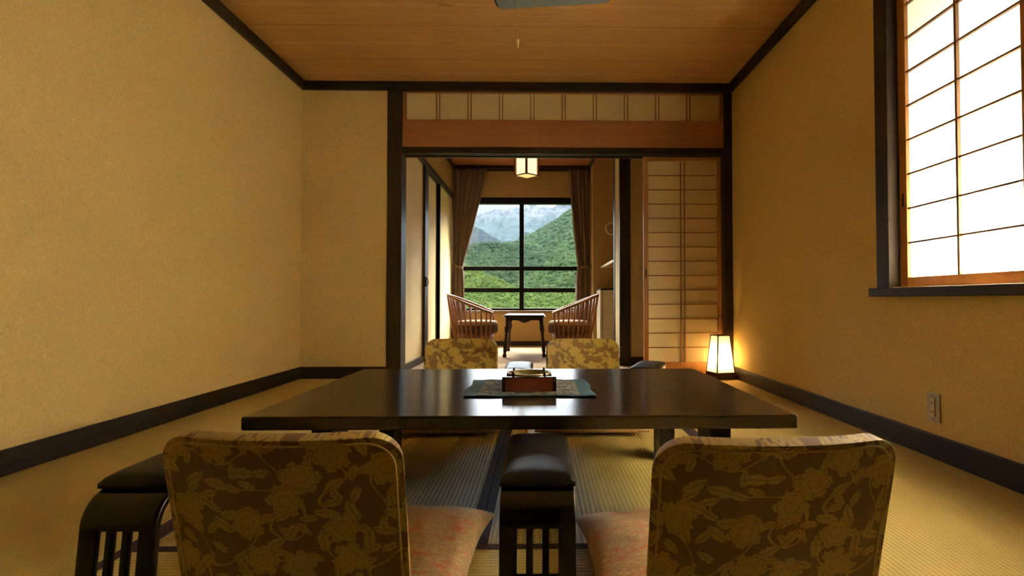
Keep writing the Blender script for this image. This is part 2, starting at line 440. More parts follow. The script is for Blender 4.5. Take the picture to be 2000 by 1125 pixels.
# transom: frame, board, paper, paired bars
tr = empty('transom_window', (0, 0, 0), 0, 'long paper transom with paired bars above the opening', 'transom', kind='structure')
struct(box(-1.135, 1.535, 4.475, 4.53, 1.905, 2.125), 'board', M_CEDARX, parent=tr)
fr = MB()
fr.box(-1.135, 1.535, 4.48, 4.53, 2.362, 2.387); fr.box(-1.135, -1.108, 4.48, 4.53, 2.125, 2.362); fr.box(1.508, 1.535, 4.48, 4.53, 2.125, 2.362)
fr.box(-1.108, 1.508, 4.48, 4.53, 2.125, 2.135)
fr.build('frame', M_CEDARX, tr, bevel=.002)
box(-1.108, 1.508, 4.508, 4.512, 2.135, 2.362).build('paper', M_PAPER, tr)
for k in range(9):
    xc = -1.108 + 2.616 * (k + 1) / 10
    for s in (-1, 1): box(xc + s * .0135 - .0035, xc + s * .0135 + .0035, 4.496, 4.507, 2.135, 2.362).build('bar', M_MUNT, tr)

# sliding shoji door right of the opening
dr = empty('door_1', (0, 4.57, 0), 0, 'sliding paper door with wooden lattice right of the opening', 'sliding door', kind='structure')
dx0, dx1 = .878, 1.540
f = MB(); f.box(dx0, dx0 + .038, -.015, .015, .002, 1.862); f.box(dx1 - .034, dx1, -.015, .015, .002, 1.862)
f.box(dx0 + .038, dx1 - .034, -.015, .015, 1.818, 1.862); f.box(dx0 + .038, dx1 - .034, -.015, .015, .002, .118)
f.build('frame', M_CEDAR, dr, bevel=.002)
box(dx0 + .038, dx1 - .034, .004, .007, .118, 1.818).build('paper', M_PAPER, dr)
for k in range(13):
    z = .118 + 1.70 * (k + 1) / 14
    box(dx0 + .038, dx1 - .034, -.006, .003, z - .004, z + .004).build('crossbar', M_MUNT, dr)
xm = 1.211
for s in (-1, 1): box(xm + s * .016 - .0045, xm + s * .016 + .0045, -.0075, .002, .118, 1.818).build('upright_bar', M_MUNT, dr)
mb = MB(); mb.box(dx0 + .012, dx0 + .024, -.0165, -.0145, .83, .90); mb.build('finger_pull', M_DARKZ, dr)

# paper window in the right wall
wn = empty('window_1', (0, 0, 0), 0, 'bright paper lattice window with dark frame in the right wall', 'window', kind='structure')
f = MB()
f.box(XR - .016, XR + .14, 2.437, 2.528, .655, 2.26); f.box(XR - .016, XR + .14, 1.005, 1.097, .655, 2.26); f.box(XR - .016, XR + .14, 1.097, 2.437, 2.17, 2.26)
f.build('frame', M_DARKZ, wn, bevel=.003)
box(XR - .040, XR + .14, .975, 2.555, .655, .695).build('sill', M_DARKY, wn, bevel=.003)
def shoji_panel(y0, y1, xp):
    p = MB(); p.box(xp, xp + .028, y0, y0 + .05, .697, 2.17); p.box(xp, xp + .028, y1 - .05, y1, .697, 2.17)
    p.box(xp, xp + .028, y0 + .05, y1 - .05, .697, .741); p.box(xp, xp + .028, y0 + .05, y1 - .05, 2.122, 2.17)
    pn = p.build('sash', M_CEDAR, wn, bevel=.002)
    n = 2
    box(xp + .016, xp + .019, y0 + .05, y1 - .05, .741, 2.122).build('paper', M_PAPERW, pn)
    for k in range(1, n):
        y = y0 + .05 + (y1 - y0 - .1) * k / n
        box(xp + .002, xp + .0155, y - .006, y + .006, .741, 2.122).build('upright_bar', M_MUNT, pn)
    for k in range(1, 9):
        z = .741 + .1535 * k
        box(xp + .004, xp + .0155, y0 + .05, y1 - .05, z - .004, z + .004).build('crossbar', M_MUNT, pn)
    box(xp - .001, xp + .001, y1 - .032, y1 - .02, 1.06, 1.12).build('finger_pull', M_DARKZ, pn)
shoji_panel(1.755, 2.437, XR + .036); shoji_panel(1.097, 1.805, XR + .070)

# wall outlet
ol = empty('wall_outlet', (XR, 2.187, .205), 0, 'metal double wall outlet low on the right wall', 'outlet')
box(-.006, 0, -.037, .037, -.058, .058).build('plate', plain('brushed_plate', (.42, .36, .27), .4, metal=.5), ol, bevel=.002)
so = box(-.010, -.005, -.0125, .0125, -.036, .036).build('socket', plain('ivory_plastic', (.62, .52, .33), .5), ol, bevel=.001, label='ivory socket')
for z in (-.018, .018):
    for y in (-.0055, .0055): box(-.0105, -.0098, y - .0013, y + .0013, z - .0045, z + .0045).build('slot', M_BLACK, so)
for z in (-.047, .047):
    MB().tube([(-.008, 0, z), (-.005, 0, z)], .0032, 10).build('screw', plain('screw_metal', (.25, .2, .15), .4, metal=.8), ol)

# ------------------------------------------------------------------ the veranda beyond
YV, XVL, XVR, ZV = 7.633, -1.215, .715, 2.53
def carpet():
    t = MT('veranda_carpet'); x, y, z = t.sep(t.obj())
    wv = t.ma('ABSOLUTE', t.ma('SINE', t.ma('MULTIPLY', x, pi / .013))); nz = t.noise(scale=160, detail=2)
    c = t.mix(t.rng(wv, .2, .8), (.37, .26, .18), (.45, .33, .235)); c = t.mix(t.rng(nz, .3, .7, 0, .4), c, (.30, .21, .15))
    t.col(c); t.par(.95, .1); t.bump(nz, .5, .004); return t.m
struct(box(-2.1, 2.2, 4.62, 7.9, -.1, 0), 'floor_veranda', carpet(), 'ribbed beige carpet of the veranda')
M_CEILV = wood('veranda_ceiling_board', (.36, .12, .045), (.45, .16, .06), 'x', .5)
struct(box(-2.1, 2.2, 4.53, 7.9, ZV, ZV + .06), 'ceiling_veranda', M_CEILV, 'reddish board ceiling of the veranda')
wv_ = MB()      # window wall
VX0, VX1, VZ0, VZ1 = -1.12, .62, .495, 2.087
wv_.box(-1.4, VX0, YV, YV + .15, 0, ZV); wv_.box(VX1, .9, YV, YV + .15, 0, ZV)
wv_.box(VX0, VX1, YV, YV + .15, 0, VZ0); wv_.box(VX0, VX1, YV, YV + .15, VZ1, ZV)
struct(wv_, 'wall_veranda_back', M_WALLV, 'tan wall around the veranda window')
struct(box(XVL, XVR, YV - .015, YV, 0, .065), 'baseboard_veranda_back', M_DARK)
struct(box(XVL + .03, XVR, YV - .05, YV, 2.455, ZV), 'trim_8', M_DARK, 'dark trim under the veranda ceiling')
# left side: wall above, lintel, three papered doors
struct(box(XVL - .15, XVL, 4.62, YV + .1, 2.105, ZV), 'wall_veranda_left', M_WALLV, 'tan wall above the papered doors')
struct(box(XVL - .15, XVL + .03, 4.62, YV, 2.045, 2.105), 'trim_9', M_DARKY, 'dark lintel above the papered doors', bevel=.003)
struct(box(XVL, XVL + .03, 4.62, YV, 2.475, ZV), 'trim_10', M_DARKY, 'dark trim at the top of the veranda left wall')
struct(box(XVL - .15, XVL + .028, 5.64, 5.80, 0, 2.045), 'trim_11', M_DARKZ, 'dark post between the papered doors', bevel=.003)
struct(box(XVL - .15, XVL + .02, 4.62, 5.64, 0, .065), 'baseboard_veranda_left', M_DARKY)
struct(box(XVL - .2, XVL - .10, 4.55, YV + .1, 0, 2.105), 'wall_veranda_closet', M_WALLV, 'back of the closet')
M_FUS = wallpaper('papered_door', (.78, .62, .34), .3)
d2 = box(XVL - .04, XVL, 4.62, 5.64, .065, 2.045).build('door_2', M_FUS); tag(d2, 'cream papered panel nearest the opening at left', 'sliding door', kind='structure')
hb = MB(); hb.box(0, .012, -.010, .010, -.05, .05); hb.build('door_handle', M_BLACK, d2).location = (XVL + .028, 5.66, .83)
MB().tube([(XVL + .045, 5.66, .79), (XVL + .055, 5.66, .81), (XVL + .055, 5.66, .85), (XVL + .045, 5.66, .87)], .005, 8).build('handle_pull', M_BLACK, d2)
for n_, (y0, y1, lab) in (('door_3', (5.80, 6.60, 'cream papered sliding door in the middle of the veranda left wall')), ('door_4', (6.60, 7.58, 'cream papered sliding door nearest the veranda window'))):
    e = empty(n_, (XVL, 0, 0), 0, lab, 'sliding door', kind='structure')
    dd = -.035 if n_ == 'door_3' else -.002
    box(dd - .025, dd, y0, y1, .02, 2.045).build('panel', M_FUS, e)
    for a, b in ((y0, y0 + .03), (y1 - .06, y1)): box(dd - .028, dd + .006, a, b, .02, 2.045).build('stile', M_DARKZ, e)
    box(dd - .028, dd + .004, y0, y1, .0, .02).build('bottom_rail', M_DARKY, e)
# right side
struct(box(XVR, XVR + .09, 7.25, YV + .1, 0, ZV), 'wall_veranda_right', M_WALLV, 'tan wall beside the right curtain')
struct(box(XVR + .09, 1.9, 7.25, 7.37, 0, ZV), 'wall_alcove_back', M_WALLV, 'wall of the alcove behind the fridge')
struct(box(1.6, 1.72, 5.2, 7.37, 0, ZV), 'wall_alcove_side', M_WALLV)
struct(box(XVR - .03, XVR, 5.35, YV - .05, 2.475, ZV), 'trim_12', M_DARKY, 'dark trim at the top of the veranda right wall')
M_PILE = wallpaper('pale_pillar_face', (.64, .50, .27), .3)
struct(box(.79, 1.75, 5.315, 5.68, 0, ZV), 'wall_partition', M_PILE, 'pale end of the partition wall')
struct(box(.785, .892, 5.297, 5.345, 0, ZV), 'trim_13', M_DARKZ, 'dark post on the partition corner', bevel=.004)
struct(box(.785, .80, 5.655, 5.76, 0, ZV), 'trim_14', M_DARKZ, 'dark edge post behind the partition')
struct(box(.892, 1.75, 5.300, 5.316, 0, .085), 'baseboard_partition', M_DARK)
struct(box(.776, .79, 5.285, 5.70, 0, .085), 'baseboard_partition_end', M_DARKY, bevel=.003)
struct(box(1.62, 1.75, 4.62, 5.32, 0, ZV), 'wall_passage_right', M_WALLV)
struct(box(-2.1, XVL - .1, 4.60, 4.62, 0, ZV), 'wall_passage_left', M_WALLV)
struct(box(-1.254, 1.7, 4.54, 4.62, 2.40, ZV + .06), 'trim_15', M_DARK)

# veranda window
w2 = empty('window_2', (0, YV, 0), 0, 'black framed view window at the end of the veranda', 'window', kind='structure')
f = MB()
f.box(VX0, VX0 + .05, .0, .10, VZ0, VZ1); f.box(VX1 - .05, VX1, 0, .10, VZ0, VZ1)
f.box(VX0 + .05, VX1 - .05, 0, .10, 1.997, VZ1); f.box(VX0 + .05, VX1 - .05, 0, .10, VZ0, .525)
f.build('frame', M_BLACK, w2, bevel=.002)
box(-.285, -.223, .01, .09, .525, 1.997).build('mullion', M_BLACK, w2, bevel=.002)
for a, b in ((1.056, 1.113), (.748, .810)):
    for x0, x1 in ((VX0 + .05, -.285), (-.223, VX1 - .05)): box(x0, x1, .015, .085, a, b).build('rail', M_BLACK, w2, bevel=.002)
for x0, x1 in ((VX0 + .05, -.285), (-.223, VX1 - .05)):
    for z0, z1 in ((.525, .748), (.810, 1.056), (1.113, 1.997)):
        MB().quad((x0, .05, z0), (x1, .05, z0), (x1, .05, z1), (x0, .05, z1)).build('pane', M_GLASS, w2)
box(VX0 - .04, VX1 + .04, -.05, .02, .455, .493).build('sill', wood('sill_wood', (.16, .10, .06), (.22, .14, .08)), w2, bevel=.003)

# curtains
def curtain_mat():
    t = MT('curtain_cloth'); x, y, z = t.sep(t.obj())
    s_ = t.noise(t.com(t.ma('MULTIPLY', x, 60), 0, t.ma('MULTIPLY', z, .3)), scale=1, detail=3)
    wv = t.noise(scale=380, detail=1)
    c = t.mix(t.rng(s_, .35, .65), (.15, .092, .052), (.205, .132, .076)); c = t.mix(t.rng(wv, .3, .7, 0, .3), c, (.12, .065, .035))
    t.col(c); t.par(.8, .2, Sheen_Weight=.2); t.bump(wv, .2, .002); return t.m
M_CUR = curtain_mat()
def curtain(prof, folds, label, ph):
    zt = prof[0][0]
    e = empty('curtain', (0, YV - .11, 0), 0, label, 'curtain', 'curtains at the veranda window')
    zs = [p[0] for p in prof][::-1]; ls = [p[1] for p in prof][::-1]; rs = [p[2] for p in prof][::-1]
    full = prof[0][2] - prof[0][1]
    def fn(u, v):
        z = zs[0] + (zt - zs[0]) * v
        l, r = np.interp(z, zs, ls), np.interp(z, zs, rs)
        sq = (r - l) / full
        amp = .021 * min(1, .55 + .5 * sq) * (1 if z < zt - .08 else .7)
        a = 2 * pi * folds * u + ph + .5 * sin(3 * z + u * 5)
        return (l + (r - l) * u + .006 * sin(2 * a), amp * sin(a) + .010 * sin(a * .37 + z * 2), z)
    MB().grid(fn, folds * 12, 60).build('panel', M_CUR, e, smooth=True, solid=.003)
    zt_ = 1.10; l, r = np.interp(zt_, zs, ls), np.interp(zt_, zs, rs)
    pts = [((l + r) / 2 + (r - l) * .53 * cos(a), .034 * sin(a), zt_ + .02 * cos(a) * (1 if ph else -1)) for a in np.linspace(0, 2 * pi, 25)]
    MB().tube(pts, .022, 8, False, sy=.18, upv=(0, 0, 1)).build('tieback', M_CUR, e, smooth=True)
    hd = MB(); hd.box(prof[0][1], prof[0][2], -.020, .020, zt - .055, zt + .004)
    return e
curtain([(2.455, -1.20, -.735), (2.1, -1.20, -.80), (1.6, -1.195, -.925), (1.25, -1.185, -1.03), (1.10, -1.18, -1.065), (.9, -1.19, -1.05), (.10, -1.20, -1.045)], 6,
        'brown striped curtain tied back at the left of the window', 0)
curtain([(2.455, .405, .672), (2.1, .425, .675), (1.6, .465, .685), (1.25, .505, .69), (1.10, .525, .69), (.9, .50, .695), (.10, .485, .70)], 5,
        'brown striped curtain tied back at the right of the window', 1)
tag(MB().tube([(-1.20, YV - .11, 2.467), (.70, YV - .11, 2.467)], .009, 8).build('curtain_rail', M_DARK), 'dark rail carrying the curtains above the veranda window', 'curtain rail')
hk = empty('tieback_hook', (XVR, YV - .14, 1.105), 0, 'small dark tieback hook on the wall beside the right curtain', 'hook')
box(-.006, 0, -.02, .02, -.03, .03).build('base_plate', M_BLACK, hk)
MB().tube([(-.006, 0, 0), (-.03, 0, -.005), (-.035, 0, .02)], .005, 8).build('hook', M_BLACK, hk)

# hanging lantern in the veranda
M_GLOWC = glow('lit_lantern_paper', (1, .80, .42), 1.5)
M_GLOWB = glow('lit_lantern_bottom_paper', (1, .66, .26), .9)
M_LWOOD = wood('lantern_wood', (.22, .075, .022), (.32, .12, .04), 'z', .4)
ln = empty('ceiling_lantern', (-.152, 6.3, 2.085), radians(45), 'lit square paper lantern hanging under the veranda ceiling', 'lamp')
hw = .092
for k in range(4):
    a = k * pi / 2; R_ = Matrix.Rotation(a, 4, 'Z')
    MB().box(hw - .010, hw - .008, -hw + .010, hw - .010, .012, .29).xform(R_).build('shade', M_GLOWC, ln)
    MB().box(hw - .010, hw + .012, hw - .010, hw + .012, -.006, .305).xform(R_).build('post', M_LWOOD, ln, bevel=.002)
    for z in (0, .29): MB().box(hw - .006, hw + .004, -hw, hw, z, z + .012).xform(R_).build('rail', M_LWOOD, ln)
box(-hw, hw, -hw, hw, .004, .006).build('bottom_shade', M_GLOWB, ln, label='amber bottom panel')
MB().box(-hw, hw, -hw, hw, .300, .308).box(-.05, .05, -.05, .05, .308, ZV - 2.085).build('mount', M_LWOOD, ln)

# fridge, shelf and ring clock in the alcove
fg = empty('mini_fridge', (.918, 7.0, 0), 0, 'small cream fridge with dark top in the alcove', 'fridge')
M_CREAM = plain('cream_enamel', (.60, .50, .30), .4)
box(-.125, .30, -.20, .20, .02, .765).build('body', M_CREAM, fg, bevel=.004)
box(-.160, -.130, -.20, .20, .04, .765).build('door', M_CREAM, fg, bevel=.006)
box(-.155, .30, -.20, .20, .766, .785).build('top', M_BLACK, fg, bevel=.004, label='dark top')
for x in (-.10, .26):
    for y in (-.17, .17): box(x - .015, x + .015, y - .015, y + .015, 0, .02).build('foot', M_BLACK, fg)
tag(box(.815, 1.6, 5.95, 7.25, 1.06, 1.09).build('shelf', wood('shelf_wood', (.40, .26, .11), (.50, .34, .16), 'y'), bevel=.003), 'pale wooden shelf above the small fridge', 'shelf')
ck = empty('wall_clock', (.968, 7.248, 1.60), 0, 'round pale wall clock half hidden behind the partition', 'clock')
MB().lathe([(.068, 0), (.068, .012), (.076, .024), (.088, .022), (.090, 0)], 40).xform(Matrix.Rotation(pi / 2, 4, 'X')).build('rim', plain('pale_rim', (.62, .48, .26), .5), ck, smooth=True)
MB().lathe([(0, .008), (.069, .008), (.069, 0)], 40).xform(Matrix.Rotation(pi / 2, 4, 'X')).build('face', plain('clock_face', (.45, .33, .17), .6), ck)
mb = MB(); mb.box(-.003, .003, -.012, -.010, -.005, .04); mb.box(-.03, .004, -.012, -.010, -.003, .003); mb.build('hands', M_BLACK, ck)

# spindle tub chairs
M_CHAIR = wood('chair_wood', (.27, .105, .026), (.36, .15, .042), 'z', .35)
M_SEAT = plain('lit_seat_fabric', (.34, .25, .20), .9, .1, vscale=160)  # seat top: its lit tone is put into the colour
M_SEATB = plain('shaded_seat_side', (.16, .09, .06), .9, .1)  # darker copy of the seat cloth, side shade put into the colour
def tub_chair(loc, rz, label):
    e = empty('spindle_chair', loc, rz, label, 'chair', 'tub chairs on the veranda')
    def rail(s, dz=0):
        p = s * radians(146); x = -.295 * cos(p) ; y = .285 * sin(p)
        return Vector((x, y, .70 - (x + .295) * .395 + dz))
    def base(s):
        p = s * radians(146); return Vector((-.215 * cos(p) + .03, .240 * sin(p), .11))
    MB().tube([rail(s) for s in np.linspace(-1, 1, 45)], .016, 10, sy=.62, upv=(0, 0, 1)).build('arm_rail', M_CHAIR, e, smooth=True)
    n = 23
    for i in range(n):
        s = -1 + .035 + (2 - .07) * i / (n - 1)
        a, b = rail(s, -.006), base(s); m = a.lerp(b, .55) + Vector((-.012, 0, 0)) * cos(s * 2)
        MB().tube([a, a.lerp(m, .5), m, m.lerp(b, .5), b], [.010, .011, .011, .010, .009], 8, sy=.8).build('spindle', M_CHAIR, e, smooth=True)
    def ell(a, b, z, k=40): return [(a * cos(q) + .03, b * sin(q), z) for q in np.linspace(0, 2 * pi, k)]
    MB().grid(lambda u, v: ((.190 + .015 * v) * cos(2 * pi * u) + .035, (.205 + .012 * v) * sin(2 * pi * u), .09 + .165 * v), 40, 3, True).build('seat_ring', M_CHAIR, e, smooth=True, solid=.02)
    def ring(rs_, zs_):
        def f_(u, v):
            k = int(round(v * (len(rs_) - 1)))
            return (.245 * rs_[k] * cos(2 * pi * u) + .050, .228 * rs_[k] * sin(2 * pi * u), zs_[k])
        return f_
    MB().grid(ring([.0, .93, .985, 1, .995, .98], [.255, .255, .265, .29, .335, .352]), 40, 5, True).build('cushion_side', M_SEATB, e, smooth=True, label='cushion side with its shade painted in')
    MB().grid(ring([.98, .985, .96, .88, .6, 0], [.352, .365, .385, .397, .405, .408]), 40, 5, True).build('seat_cushion', M_SEAT, e, smooth=True)
    for q in (45, 135, 225, 315):
        a = radians(q); x, y = .19 * cos(a) + .03, .19 * sin(a)
        MB().tube([(x, y, .19), (x * 1.04, y * 1.04, .10), (x * 1.12, y * 1.12, 0)], [.020, .018, .014], 10).build('leg', M_CHAIR, e, smooth=True)
    return e
tub_chair((-.785, 6.40, 0), 0, 'light wood spindle tub chair left of the small dark table')
tub_chair((.395, 6.40, 0), pi, 'light wood spindle tub chair right of the small dark table')

# small dark occasional table
M_MAHO = wood('dark_mahogany', (.018, .007, .005), (.036, .013, .009), 'x', .48, spec=.25)
ot = empty('side_table', (-.172, 6.47, 0), 0, 'small dark carved table between the two tub chairs', 'table')
tp = MB(); tp.box(-.225, .225, -.375, .375, .456, .472); tp.box(-.240, .240, -.390, .390, .447, .457)
tp.build('top', M_MAHO, ot, bevel=.005)
def apron(n=24, w_=.19):
    pts = [(-w_, .452), (w_, .452)]
    for i in range(n + 1):
        u = 1 - 2 * i / n; d = .040 + .030 * (0.5 + .5 * cos(pi * min(1, abs(u) / .45))) + .020 * max(0, (abs(u) - .8) / .2)
        pts.append((u * w_, .452 - d))
    return pts
for y0, y1 in ((-.345, -.328), (.328, .345)): MB().prism(apron(), 'y', y0, y1).build('apron', M_MAHO, ot)
for x0, x1 in ((-.20, -.183), (.183, .20)): MB().prism(apron(24, .33), 'x', x0, x1).build('apron', M_MAHO, ot)
for a in (-1, 1):
    for b in (-1, 1):
        prof = [(.0, .02), (.020, .0), (.024, .02), (.014, .045), (.020, .06), (.022, .10), (.017, .17), (.013, .23), (.019, .245), (.013, .26), (.020, .28), (.027, .31), (.026, .335), (.014, .355), (.022, .37), (.023, .45), (0, .45)]
        prof[0] = (0, 0)
        m = MB().lathe(prof, 14)
        for v in m.bm.verts:
            k = (.45 - v.co.z) / .45; v.co.x += a * (.187 + .036 * k); v.co.y += b * (.335 + .03 * k)
        m.build('leg', M_MAHO, ot, smooth=True)

# ------------------------------------------------------------------ low lacquer table
def lacquer():
    t = MT('black_lacquer'); v = t.map(scale=(.05, 1, 1))
    g = t.noise(v, scale=90, detail=5, rough=.6, dist=.2); g2 = t.noise(scale=3, detail=3)
    t.col(t.mix(t.rng(g, .35, .65), (.011, .007, .004), (.028, .017, .010)))
    t.par(t.rng(t.ma('ADD', t.ma('MULTIPLY', g, .5), t.ma('MULTIPLY', g2, .5)), .3, .7, .225, .255), .5, IOR=1.95, Anisotropic=.85)
    tg = t.n('ShaderNodeTangent', direction_type='RADIAL', axis='X'); t.nt.links.new(tg.outputs[0], t.b.inputs['Tangent'])
    t.bump(g, .012, .001); return t.m
M_LAC = lacquer()
M_LACL = wood('black_lacquer_leg', (.010, .007, .005), (.020, .012, .008), 'z', .35, spec=.3)
lt = empty('low_table', (-.048, 1.962, 0), 0, 'long low black lacquer table in the middle of the tatami room', 'table')
box(-.745, .745, -.503, .497, .293, .330).build('tabletop', M_LAC, lt, bevel=.005, seg=3)
for sx_, x0 in ((-1, -.587), (1, .529)):
    for y0 in (-.435, .205): box(x0, x0 + .058, y0, y0 + .13, 0, .293).build('leg', M_LACL, lt, bevel=.004)
for x0 in (-.580, .536): box(x0, x0 + .044, -.305, .205, .24, .293).build('side_apron', M_LACL, lt, bevel=.003)

# place mat
def placemat_mat():
    t = MT('blue_woven_mat'); x, y, z = t.sep(t.obj())
    ax, ay = t.ma('ABSOLUTE', x), t.ma('ABSOLUTE', y)
    inner = t.ma('MULTIPLY', t.ma('LESS_THAN', ax, .165), t.ma('LESS_THAN', ay, .150))
    edge = t.ma('MULTIPLY', inner, t.ma('MAXIMUM', t.ma('GREATER_THAN', ax, .1625), t.ma('GREATER_THAN', ay, .1475)))
    p = t.noise(t.map(scale=(.8, 1, 1)), scale=75, detail=4, dist=1.2)
    wv = t.noise(scale=500, detail=1)
    c1 = t.mix(t.rng(p, .46, .54), (.050, .070, .075), (.36, .34, .27))
    c0 = t.mix(t.rng(t.noise(scale=30, detail=3), .3, .7), (.045, .110, .155), (.085, .170, .22))
    c = t.mix(inner, c0, c1); c = t.mix(edge, c, (.33, .31, .24)); c = t.mix(t.rng(wv, .3, .7, 0, .3), c, (.02, .03, .035))
    t.col(c); t.par(.85, .15); t.bump(t.ma('ADD', wv, p), .4, .002); return t.m
def pm(u, v):
    x, y = (u - .5) * .425, (v - .5) * .352
    e_ = max(abs(x) / .2125, abs(y) / .176)
    z = .0022 + .0016 * max(0, sin(47 * x + 9 * y)) * max(0, abs(x) / .2125 - .45) + .004 * max(0, e_ - .8) * (1 + sin(60 * x + 3)) + .0012 * max(0, sin(70 * x)) * (abs(y) > .14)
    return (x + .004 * sin(y * 30) , y + .003 * sin(x * 25) - (.006 * abs(x) / .2), z)
pmo = MB().grid(pm, 70, 50).build('place_mat', placemat_mat(), smooth=True, solid=.0018, solid_off=1)
pmo.location = (-.035, 1.915, .3305); tag(pmo, 'blue bordered cloth mat under the ash tray box on the low table', 'place mat')

# ash tray box with brass bowl
M_REDW = wood('red_brown_box_wood', (.14, .028, .012), (.20, .044, .018), 'x', .30)
M_BLKL = plain('black_lacquer_corner', (.010, .008, .007), .25)
ab = empty('ash_tray_box', (-.037, 1.900, .336), radians(1.5), 'square red brown wooden ash tray box on the blue mat', 'ash tray')
q = .089
b_ = MB(); b_.box(-q, q, -q, -q + .012, 0, .046); b_.box(-q, q, q - .012, q, 0, .046); b_.box(-q, -q + .012, -q + .012, q - .012, 0, .046); b_.box(q - .012, q, -q + .012, q - .012, 0, .046)
b_.box(-q + .012, q - .012, -q + .012, q - .012, 0, .008)
b_.build('box', M_REDW, ab, bevel=.001)
tm = MB(); tm.box(-q - .001, q + .001, -q - .001, -q + .0125, .046, .0485); tm.box(-q - .001, q + .001, q - .0125, q + .001, .046, .0485); tm.box(-q - .001, -q + .0125, -q + .0125, q - .0125, .046, .0485); tm.box(q - .0125, q + .001, -q + .0125, q - .0125, .046, .0485)
tm.build('top_rim', M_BLKL, ab, bevel=.001)
for a in (-1, 1):
    for b in (-1, 1):
        cx, cy_ = a * q, b * q
        m = MB(); m.box(min(cx + a * .0015, cx - a * .010), max(cx + a * .0015, cx - a * .010), min(cy_ + b * .0015, cy_ - b * .010), max(cy_ + b * .0015, cy_ - b * .010), 0, .0455)
        cn = m.build('corner_bracket', M_BLKL, ab, bevel=.0008)
        sd = MB()
        for z in (.010, .034):
            sd.lathe([(0, .002), (.0014, .001), (.0018, 0)], 8).bm
        sd.bm.free()
        for z, ox in ((.010, .014), (.036, .005)):
            MB().tube([(cx - a * ox, cy_ + b * .0012, z), (cx - a * ox, cy_ + b * .0028, z)], .0014, 8).build('stud', plain('brass_stud', (.6, .45, .2), .3, metal=1), cn)
MB().lathe([(0, .016), (.045, .016), (.060, .026), (.067, .046), (.071, .050), (.074, .050), (.0745, .046), (.068, .030), (.050, .011), (0, .010)], 48).build('bowl', plain('olive_bronze', (.30, .27, .13), .28, metal=.7), ab, smooth=True)
MB().lathe([(.0695, .0495), (.0715, .0535), (.0745, .0535), (.0755, .0495), (.0735, .048)], 48).build('bowl_rim', plain('pale_brass', (.78, .70, .48), .25, metal=.8), ab, smooth=True)
for k in range(4):
    a = pi / 4 + k * pi / 2
    MB().lathe([(.0045, .044), (.006, .054), (.003, .057), (.0045, .060), (0, .063)], 10, (.0755 * cos(a), .0755 * sin(a), 0)).build('knob', M_BLKL, ab, smooth=True)

# ------------------------------------------------------------------ legless floor chairs
BW, BHT, BT = .416, .373, .026
def back_pt(u, vz, off=0.0, hw_=None):
    """u -1..1 across, vz height along the slope; chair faces +y"""
    hw_ = BW / 2 if hw_ is None else hw_
    x = u * hw_; lean = radians(17)
    bow = .045 * (x / (BW / 2)) ** 2
    y = -vz * sin(lean) + bow * (.3 + .7 * vz / BHT) + off * cos(lean)
    z = .055 + vz * cos(lean) + off * sin(lean)
    return (x, y, z)
def half_w(vz, r=.055, inset=0):
    h = BHT - inset; W = BW / 2 - inset; r = max(.01, r - inset * .5)
    if vz <= h - r: return W
    t_ = min(1, (vz - (h - r)) / r); return W - r + r * sqrt(max(0, 1 - t_ * t_))
def floor_chair(loc, rz, label):
    e = empty('floor_chair', loc, rz, label, 'floor chair', 'legless floor chairs around the low table')
    vz = list(np.linspace(-.035, BHT - .055, 12)) + [BHT - .055 + .055 * sin(a) for a in np.linspace(0, pi / 2, 9)[1:]]
    m = MB()
    m.grid(lambda u, v: back_pt(2 * u - 1, vz[int(round(v * (len(vz) - 1)))], 0, half_w(vz[int(round(v * (len(vz) - 1)))])), 24, len(vz) - 1)
    m.build('backrest', M_BRO, e, smooth=True, solid=BT, solid_off=0, bevel=.008, seg=4, angle=50)
    path = [(-half_w(v, inset=.010), v) for v in np.linspace(0, BHT - .065, 10)]
    path += [(-(BW / 2 - .010 - .048) - .048 * cos(a), BHT - .010 - .048 + .048 * sin(a)) for a in np.linspace(0, pi / 2, 8)]
    path += [(x, BHT - .010) for x in np.linspace(-.15, .15, 13)[1:-1]]
    path += [((BW / 2 - .010 - .048) + .048 * sin(a), BHT - .010 - .048 + .048 * cos(a)) for a in np.linspace(0, pi / 2, 8)]
    path += [(half_w(v, inset=.010), v) for v in np.linspace(BHT - .065, 0, 10)]
    MB().tube([back_pt(x / (BW / 2), v, -BT / 2 - .0005) for x, v in path], .0022, 6).build('piping', M_PIPE, e, smooth=True)
    def seat(u, v):
        x = (u - .5) * .42; y = .02 + .40 * v
        return (x, y, .013 + .050 * max(0, 1 - v * 5) ** 2)
    MB().grid(seat, 10, 20).build('seat', M_BRO, e, smooth=True, solid=.024, solid_off=0, bevel=.006, seg=3, angle=50)
    return e
def floor_cushion(loc, rz, label):
    def fn(u, v):
        # closed pillow: v 0..0.5 top, 0.5..1 bottom handled by two grids
        return None
    m = MB()
    hx, hy = .268, .270
    def pil(sgn):
        def f_(u, v):
            a, b = 2 * u - 1, 2 * v - 1
            k = (1 - abs(a) ** 3.2) * (1 - abs(b) ** 3.2)
            pin = 1 - .045 * (1 - abs(a) ** 2) * abs(b) ** 2; pin2 = 1 - .045 * (1 - abs(b) ** 2) * abs(a) ** 2
            z = .030 + sgn * (.030 if sgn < 0 else .052) * max(0, k) ** .5
            z -= .029 * max(0, (b - .15) / .85) ** 1.3      # droops over the front of the seat
            return (a * hx * pin2, b * hy * pin, z + .004 * sin(7 * a + 3 * b) * max(0, k) * (sgn > 0))
        return f_
    m.grid(pil(1), 40, 40); m.grid(pil(-1), 40, 40)
    bmesh.ops.remove_doubles(m.bm, verts=m.bm.verts[:], dist=.0004)
    o = m.build('floor_cushion', M_CUSH, smooth=True)
    o.location = loc; o.rotation_euler = (0, 0, rz)
    return tag(o, label, 'cushion', 'pink brocade cushions on the floor chairs')
